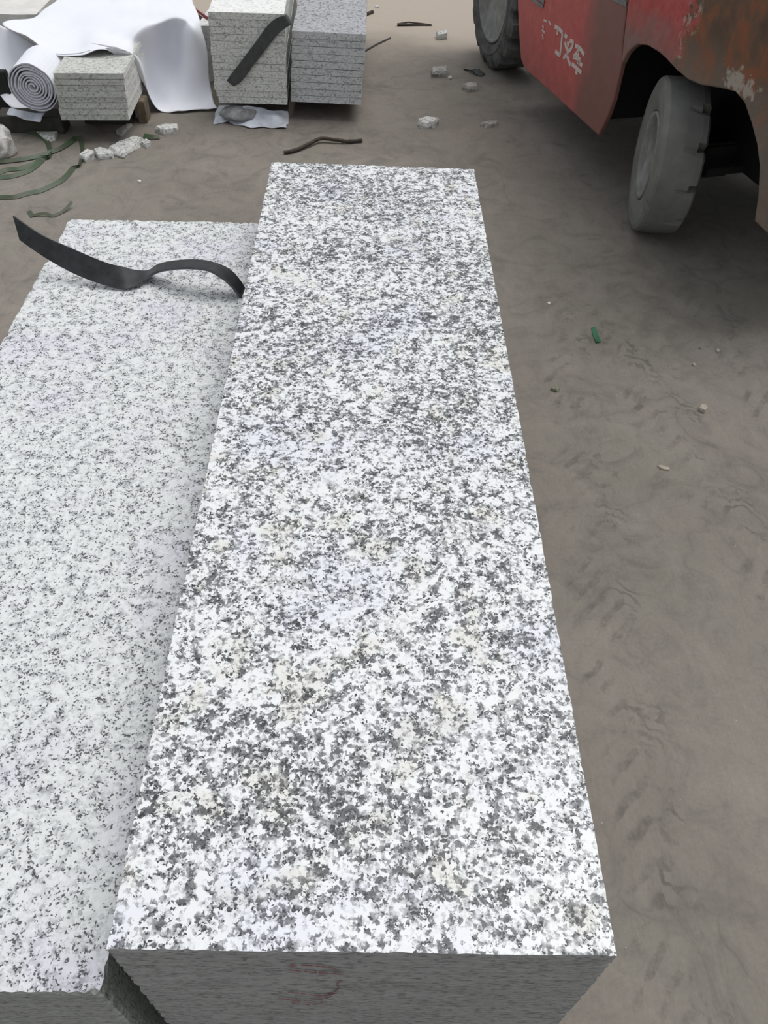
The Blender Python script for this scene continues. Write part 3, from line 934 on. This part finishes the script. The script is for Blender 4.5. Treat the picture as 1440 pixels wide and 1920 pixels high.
# bent stick
bm = bmesh.new()
P = catmull([onz(533, 286, .009), onz(555, 281, .010), onz(579, 270, .014), onz(601, 260, .018), onz(628, 262, .016), onz(652, 265, .010), onz(679, 263, .010)], 6)
tube(bm, P, [0.0085 + 0.0015 * mnoise.noise(p * 60) for p in P], 8)
tag(link('bent_rod', bm, M['twig'], smooth=True), 'bent rusty brown rod on the ground beyond the centre block', 'rod')
bm = bmesh.new()
tube(bm, [onz(745, 46, .008), onz(765, 46, .008), onz(790, 46.5, .006), onz(810, 47, .005)], [.009, .007, .005, .004], 6)
tube(bm, [onz(749, 44, .010), onz(765, 41.5, .012), onz(790, 44, .010), onz(808, 46, .007)], [.004, .004, .004, .003], 6)
tag(link('twig', bm, M['twig']), 'forked dark twig on the pale ground at the top', 'twig')
bm = bmesh.new()
tube(bm, [onz(683, 28, .008), onz(699, 22, .008)], .010, 6)
tag(link('twig', bm, M['twig']), 'short dark stick beside the back of the shorter stack', 'twig')
bm = bmesh.new()
tube(bm, [onz(660, 112, .006), onz(683, 96, .006), onz(706, 83, .005), onz(732, 71, .004)], .0045, 6)
tag(link('thin_rod', bm, M['strap_back']), 'thin dark rod sticking out behind the shorter far stack', 'rod')
bm = bmesh.new()
ribbon(bm, [onz(868, 129, .003), onz(885, 131, .02), onz(898, 129, .015), onz(910, 139, .003)], [onz(872, 132, .003), onz(886, 135, .004), onz(896, 142, .004), onz(903, 143, .003)], 0.003)
tag(link('metal_scrap', bm, [M['strap_back'], M['strap_back']]), 'folded dark scrap in front of the front tyre', 'scrap')

# ------------------------------------------------------------------ forklift
TH = 0.2362
FO = Vector((1.078, 3.022, 0))
fk = empty('forklift', FO, TH)
tag(fk, 'red forklift with rusty counterweight and dusty grey rear tyre at the right', 'forklift')
FI = (Matrix.Translation(FO) @ Matrix.Rotation(TH, 4, 'Z')).inverted()
# local axes: x = towards the truck's middle, y = forward, z = up; side face at x = -0.05
def lathe(bm, prof, n, axis_pt, rfun=None, mats=None):
    """revolve (x, r) profile around the local x axis through axis_pt"""
    rings = []
    for j in range(n):
        a = 2 * PI * j / n
        ring = []
        for i, (x, r) in enumerate(prof):
            rr = r if rfun is None else rfun(i, j, r)
            ring.append(bm.verts.new(axis_pt + Vector((x, rr * math.cos(a), rr * math.sin(a)))))
        rings.append(ring)
    for j in range(n):
        r0, r1 = rings[j], rings[(j + 1) % n]
        for i in range(len(prof) - 1):
            f = bm.faces.new([r0[i], r0[i + 1], r1[i + 1], r1[i]])
            f.smooth = rfun is None
    bm.faces.new([r[0] for r in rings][::-1])
    bm.faces.new([r[-1] for r in rings])

def wheel(name, cx, cy, R, W, steer, rim_r, lugs, side=1, label=None):
    """side = 1: outer face looks to local -x"""
    wroot = bpy.data.objects.new(name, None)
    COL.objects.link(wroot)
    wroot.parent = fk
    wroot.location = (cx, cy, R)
    wroot.rotation_euler = (0, 0, steer if side == 1 else steer + PI)
    if label: wroot['label'] = label
    O = Vector((0, 0, 0))
    bm = bmesh.new()
    if lugs:
        prof = [(0.022, rim_r - .005), (0.004, rim_r + .01), (-0.008, rim_r + 0.05), (-0.004, R - 0.065), (0.0, R - 0.035), (0.012, R - 0.006), (0.03, R), (W / 2 - .006, R), (W / 2 + .006, R), (W - 0.03, R), (W - 0.012, R - 0.006), (W, R - .05), (W - .02, rim_r)]
        n = 96
        def rf(i, j, r):
            if i in (4, 5, 6, 7) and (j % 6) in (0, 1): return r - (0.030 if i > 4 else 0.014)
            if i in (8, 9, 10) and ((j + 3) % 6) in (0, 1): return r - 0.030
            return r
        lathe(bm, prof, n, O, rf)
    else:
        prof = [(0.026, rim_r - .005), (0.010, rim_r + .004), (0.004, rim_r + 0.03), (0.0, rim_r + .05), (0.003, R - 0.022), (0.010, R - 0.006), (0.020, R), (W * 0.5, R + 0.002), (W - 0.035, R), (W - 0.030, R), (W - 0.010, R - 0.003), (W, R - .02), (W - .02, rim_r)]
        n = 108
        def rf(i, j, r):
            if i in (9, 10, 11) and (j % 9) == 0: return r - 0.045
            if i in (8, 9, 10, 11) and (j % 9) == 1: return r - 0.010
            if i in (4, 5) and (j % 27) == 5: return r - 0.010
            return r
        lathe(bm, prof, n, O, rf)
    link('tyre', bm, M['rubber_dark'] if lugs else M['rubber'], wroot)
    bm = bmesh.new()
    prof = [(0.018, rim_r), (0.006, rim_r - 0.004), (0.010, rim_r - 0.016), (0.040, rim_r - 0.030), (0.055, rim_r * 0.62), (0.045, rim_r * 0.50), (0.030, rim_r * 0.42), (0.026, rim_r * .30), (0.024, 0.012)]
    lathe(bm, [(x, r) for x, r in prof], 48, O)
    link('rim', bm, M['rim'], wroot, smooth=True)
    for q in range(6 if side == 1 else 0):
        a = 2 * PI * q / 6 + 0.3
        cx_, cz_ = rim_r * 0.50 * math.cos(a), rim_r * 0.50 * math.sin(a)
        bm = bmesh.new()
        tube(bm, [Vector((0.05, cx_, cz_)), Vector((0.026, cx_, cz_))], 0.010, 6)
        link('wheel_nut', bm, M['grey_steel'], wroot)
    return wroot
rw = FI @ Vector((1.034, 3.062, 0))
wheel('rear_wheel', rw.x, rw.y, 0.270, 0.165, -0.139 - TH, 0.155, False, 1, 'smooth worn grey rear tyre turned slightly')
wheel('rear_wheel', rw.x + 0.98, rw.y, 0.270, 0.165, -0.139 - TH, 0.155, False, -1)
fw = FI @ Vector((0.612, 4.835, 0))
wheel('front_wheel', fw.x, fw.y, 0.335, 0.215, 0.0, 0.215, True, 1, 'lugged black front tyre')
wheel('front_wheel', fw.x + 1.05, fw.y, 0.335, 0.215, 0.0, 0.215, True, -1)

def extrude_profile(bm, pts, x0, x1, bev=0.0):
    """polygon in local (y, z), extruded in x"""
    a = [bm.verts.new((x0, y, z)) for y, z in pts]
    b = [bm.verts.new((x1, y, z)) for y, z in pts]
    n = len(pts)
    fa = bm.faces.new(a); fb = bm.faces.new(b[::-1])
    for i in range(n):
        bm.faces.new([a[i], b[i], b[(i + 1) % n], a[(i + 1) % n]])
    bmesh.ops.recalc_face_normals(bm, faces=bm.faces[:])
    if bev:
        es = [e for e in fa.edges]
        bmesh.ops.bevel(bm, geom=es, offset=bev, segments=3, affect='EDGES', profile=0.5)
    big = [f for f in bm.faces if len(f.verts) > 4]
    bmesh.ops.triangulate(bm, faces=big)
SX = -0.05
# side body panel between the wheels
panel = [(0.345, 0.365), (0.362, 0.30), (0.385, 0.245), (0.405, 0.205), (0.80, 0.196), (1.20, 0.186), (1.27, 0.188), (1.32, 0.206), (1.345, 0.24), (1.40, 0.32), (1.455, 0.42), (1.49, 0.56), (1.50, 0.80), (1.50, 1.02), (0.405, 1.02), (0.405, 0.70), (0.372, 0.56), (0.342, 0.50)]
bm = bmesh.new()
extrude_profile(bm, panel, SX, SX + 0.018, 0.006)
bp = link('body_panel', bm, M['red'], fk)
bp['label'] = 'grimy red side panel with white lettering'
# counterweight side shell with wheel arch
arch = [(0.335, 0.50), (0.318, 0.535), (0.29, 0.565), (0.25, 0.592), (0.184, 0.609), (0.10, 0.613), (0.041, 0.610), (-0.04, 0.600), (-0.12, 0.597), (-0.20, 0.606), (-0.30, 0.632), (-0.39, 0.651), (-0.45, 0.640), (-0.512, 0.605), (-0.57, 0.565), (-0.614, 0.520), (-0.655, 0.45), (-0.683, 0.376)]
cw = arch + [(-0.74, 0.374), (-0.765, 0.374), (-0.80, 0.42), (-0.82, 0.60), (-0.81, 0.90), (-0.76, 1.0), (-0.6, 1.05), (0.388, 1.05), (0.388, 0.70), (0.356, 0.56)]
bm = bmesh.new()
extrude_profile(bm, cw, SX - 0.004, SX + 0.016, 0.006)
o = link('counterweight', bm, M['cw'], fk)
o['label'] = 'cast counterweight, red paint flaking to brown rust'
bm = bmesh.new()
extrude_profile(bm, [(-0.80, 0.43), (-0.765, 0.39), (-0.74, 0.39), (-0.69, 0.66), (0.38, 0.66), (0.38, 1.04), (-0.6, 1.04), (-0.75, 0.99), (-0.80, 0.89)], SX + 0.0165, 1.02)
link('counterweight_core', bm, M['black'], o)
bm = bmesh.new()
extrude_profile(bm, cw, 1.03, 1.13, 0.012)
link('far_cheek', bm, M['cw'], o)
# chassis, inner wheel well walls, axle
bm = bmesh.new()
plain_box(bm, 0.30, 0.78, -0.60, 1.75, 0.24, 0.70, 0.01)
plain_box(bm, -0.0315, 0.30, 0.46, 1.30, 0.24, 0.98, 0.01)
plain_box(bm, 0.78, 1.04, 0.46, 1.30, 0.24, 0.98, 0.01)
link('chassis', bm, M['black'], fk)
bm = bmesh.new()
plain_box(bm, 0.16, 0.30, -0.04, 0.12, 0.20, 0.33, 0.01)
plain_box(bm, 0.78, 0.88, -0.04, 0.12, 0.20, 0.33, 0.01)
tube(bm, [Vector((0.14, -0.10, 0.26)), Vector((0.95, -0.10, 0.26))], 0.018, 8)
link('steer_axle', bm, M['black'], fk)
bm = bmesh.new()
tube(bm, [Vector((0.16, 1.80, 0.335)), Vector((0.92, 1.80, 0.335))], 0.07, 12)
link('front_axle', bm, M['black'], fk)
# front fender, hood, seat, mast, guard: the rest of the truck above the frame
bm = bmesh.new()
extrude_profile(bm, [(1.505, 0.72), (1.56, 0.78), (1.70, 0.815), (1.90, 0.815), (2.05, 0.77), (2.10, 0.80), (1.95, 0.86), (1.70, 0.865), (1.505, 0.84)], SX, 0.28, 0.008)
link('front_fender', bm, M['red'], fk)
bm = bmesh.new()
extrude_profile(bm, [(1.505, 0.72), (1.56, 0.78), (1.70, 0.815), (1.90, 0.815), (2.05, 0.77), (2.10, 0.80), (1.95, 0.86), (1.70, 0.865), (1.505, 0.84)], 0.80, 1.13, 0.008)
link('front_fender', bm, M['red'], fk)
bm = bmesh.new()
plain_box(bm, 0.08, 1.0, -0.30, 0.62, 1.042, 1.26, 0.04)
link('hood', bm, M['red'], fk)
bm = bmesh.new()
plain_box(bm, 0.30, 0.78, -0.1, 0.38, 1.262, 1.36, 0.03)
plain_box(bm, 0.30, 0.78, -0.22, -0.11, 1.30, 1.72, 0.03)
link('seat', bm, M['black'], fk)
for xx in (0.16, 0.86):
    bm = bmesh.new(); plain_box(bm, xx, xx + 0.09, 2.02, 2.14, 0.10, 2.05, 0.006)
    link('mast_rail', bm, M['black'], fk)
for yy in (1.52, -0.52):
    for xx in (0.02, 1.02):
        bm = bmesh.new(); plain_box(bm, xx, xx + 0.05, yy, yy + 0.06, 0.84 if yy > 0 else 1.04, 2.08, 0.006)
        link('guard_post', bm, M['black'], fk)
for i in range(7):
    yy = -0.52 + i * 0.341
    bm = bmesh.new()
    plain_box(bm, 0.02, 1.07, yy, yy + 0.05, 2.081, 2.12, 0.005)
    link('guard_bar', bm, M['black'], fk)
# step bracket and trim strip on the panel
nl = Vector((-math.cos(TH), -math.sin(TH), 0))
def on_side(px, py, off=0.0):
    p0 = FO + nl * (0.05 + off)
    return FI @ onplane(px, py, p0, nl)
def side_strip(name, pxs, hw, off, mat, label=None):
    bm = bmesh.new()
    for s in pxs:
        P = catmull([on_side(px, py, off) for px, py in s], 4) if len(s) > 2 else [on_side(px, py, off) for px, py in s]
        A, B = [], []
        for i, p in enumerate(P):
            t = P[min(len(P) - 1, i + 1)] - P[max(0, i - 1)]
            sd = Vector((0, -t.z, t.y)).normalized() * hw
            A.append(p + sd); B.append(p - sd)
        ribbon(bm, A, B, 0.0012)
    o = link(name, bm, [mat, mat], fk)
    if label: o['label'] = label
    return o
side_strip('step_bracket', [[(996, -4), (1008, 6), (1018, 12)], [(1004, -8), (1020, 4)]], 0.008, 0.004, M['grey_steel'], 'small grey step bracket')
side_strip('hinge_strip', [[(1148, -6), (1160, 1), (1174, 7)]], 0.009, 0.004, M['grey_steel'], 'grey hinge strip')
Z = lambda pts: [(970 + x * 0.15972, y * 0.15972) for x, y in pts]
side_strip('white_lettering', [
    Z([(468, 410), (478, 350), (485, 330)]), Z([(440, 312), (485, 335), (532, 388)]), Z([(530, 388), (520, 480), (512, 560), (500, 650)]), Z([(500, 650), (470, 625), (446, 598)]),
    Z([(556, 412), (585, 440)]), Z([(560, 492), (572, 550), (596, 600), (588, 650)]), Z([(615, 480), (652, 492), (645, 545), (610, 600), (560, 660), (540, 690)]), Z([(585, 500), (610, 530)]),
    Z([(575, 640), (600, 700), (622, 772)]),
    Z([(680, 535), (735, 570), (785, 645)]), Z([(722, 555), (705, 610), (660, 665)]), Z([(655, 665), (740, 700)]), Z([(712, 600), (712, 650), (718, 720), (762, 772)]), Z([(705, 720), (740, 750)]),
    Z([(640, 750), (690, 795), (752, 855)]), Z([(682, 845), (708, 858)])], 0.0078, 0.0012, M['letter'], 'worn white painted Chinese characters')
side_strip('faded_lettering', [Z([(310, 235), (345, 252)]), Z([(368, 240), (395, 300)]), Z([(295, 400), (300, 440), (305, 468)]), Z([(295, 300), (310, 330)]), Z([(290, 350), (320, 385)])],
           0.004, 0.0012, M['letter'], 'nearly rubbed-off first character')
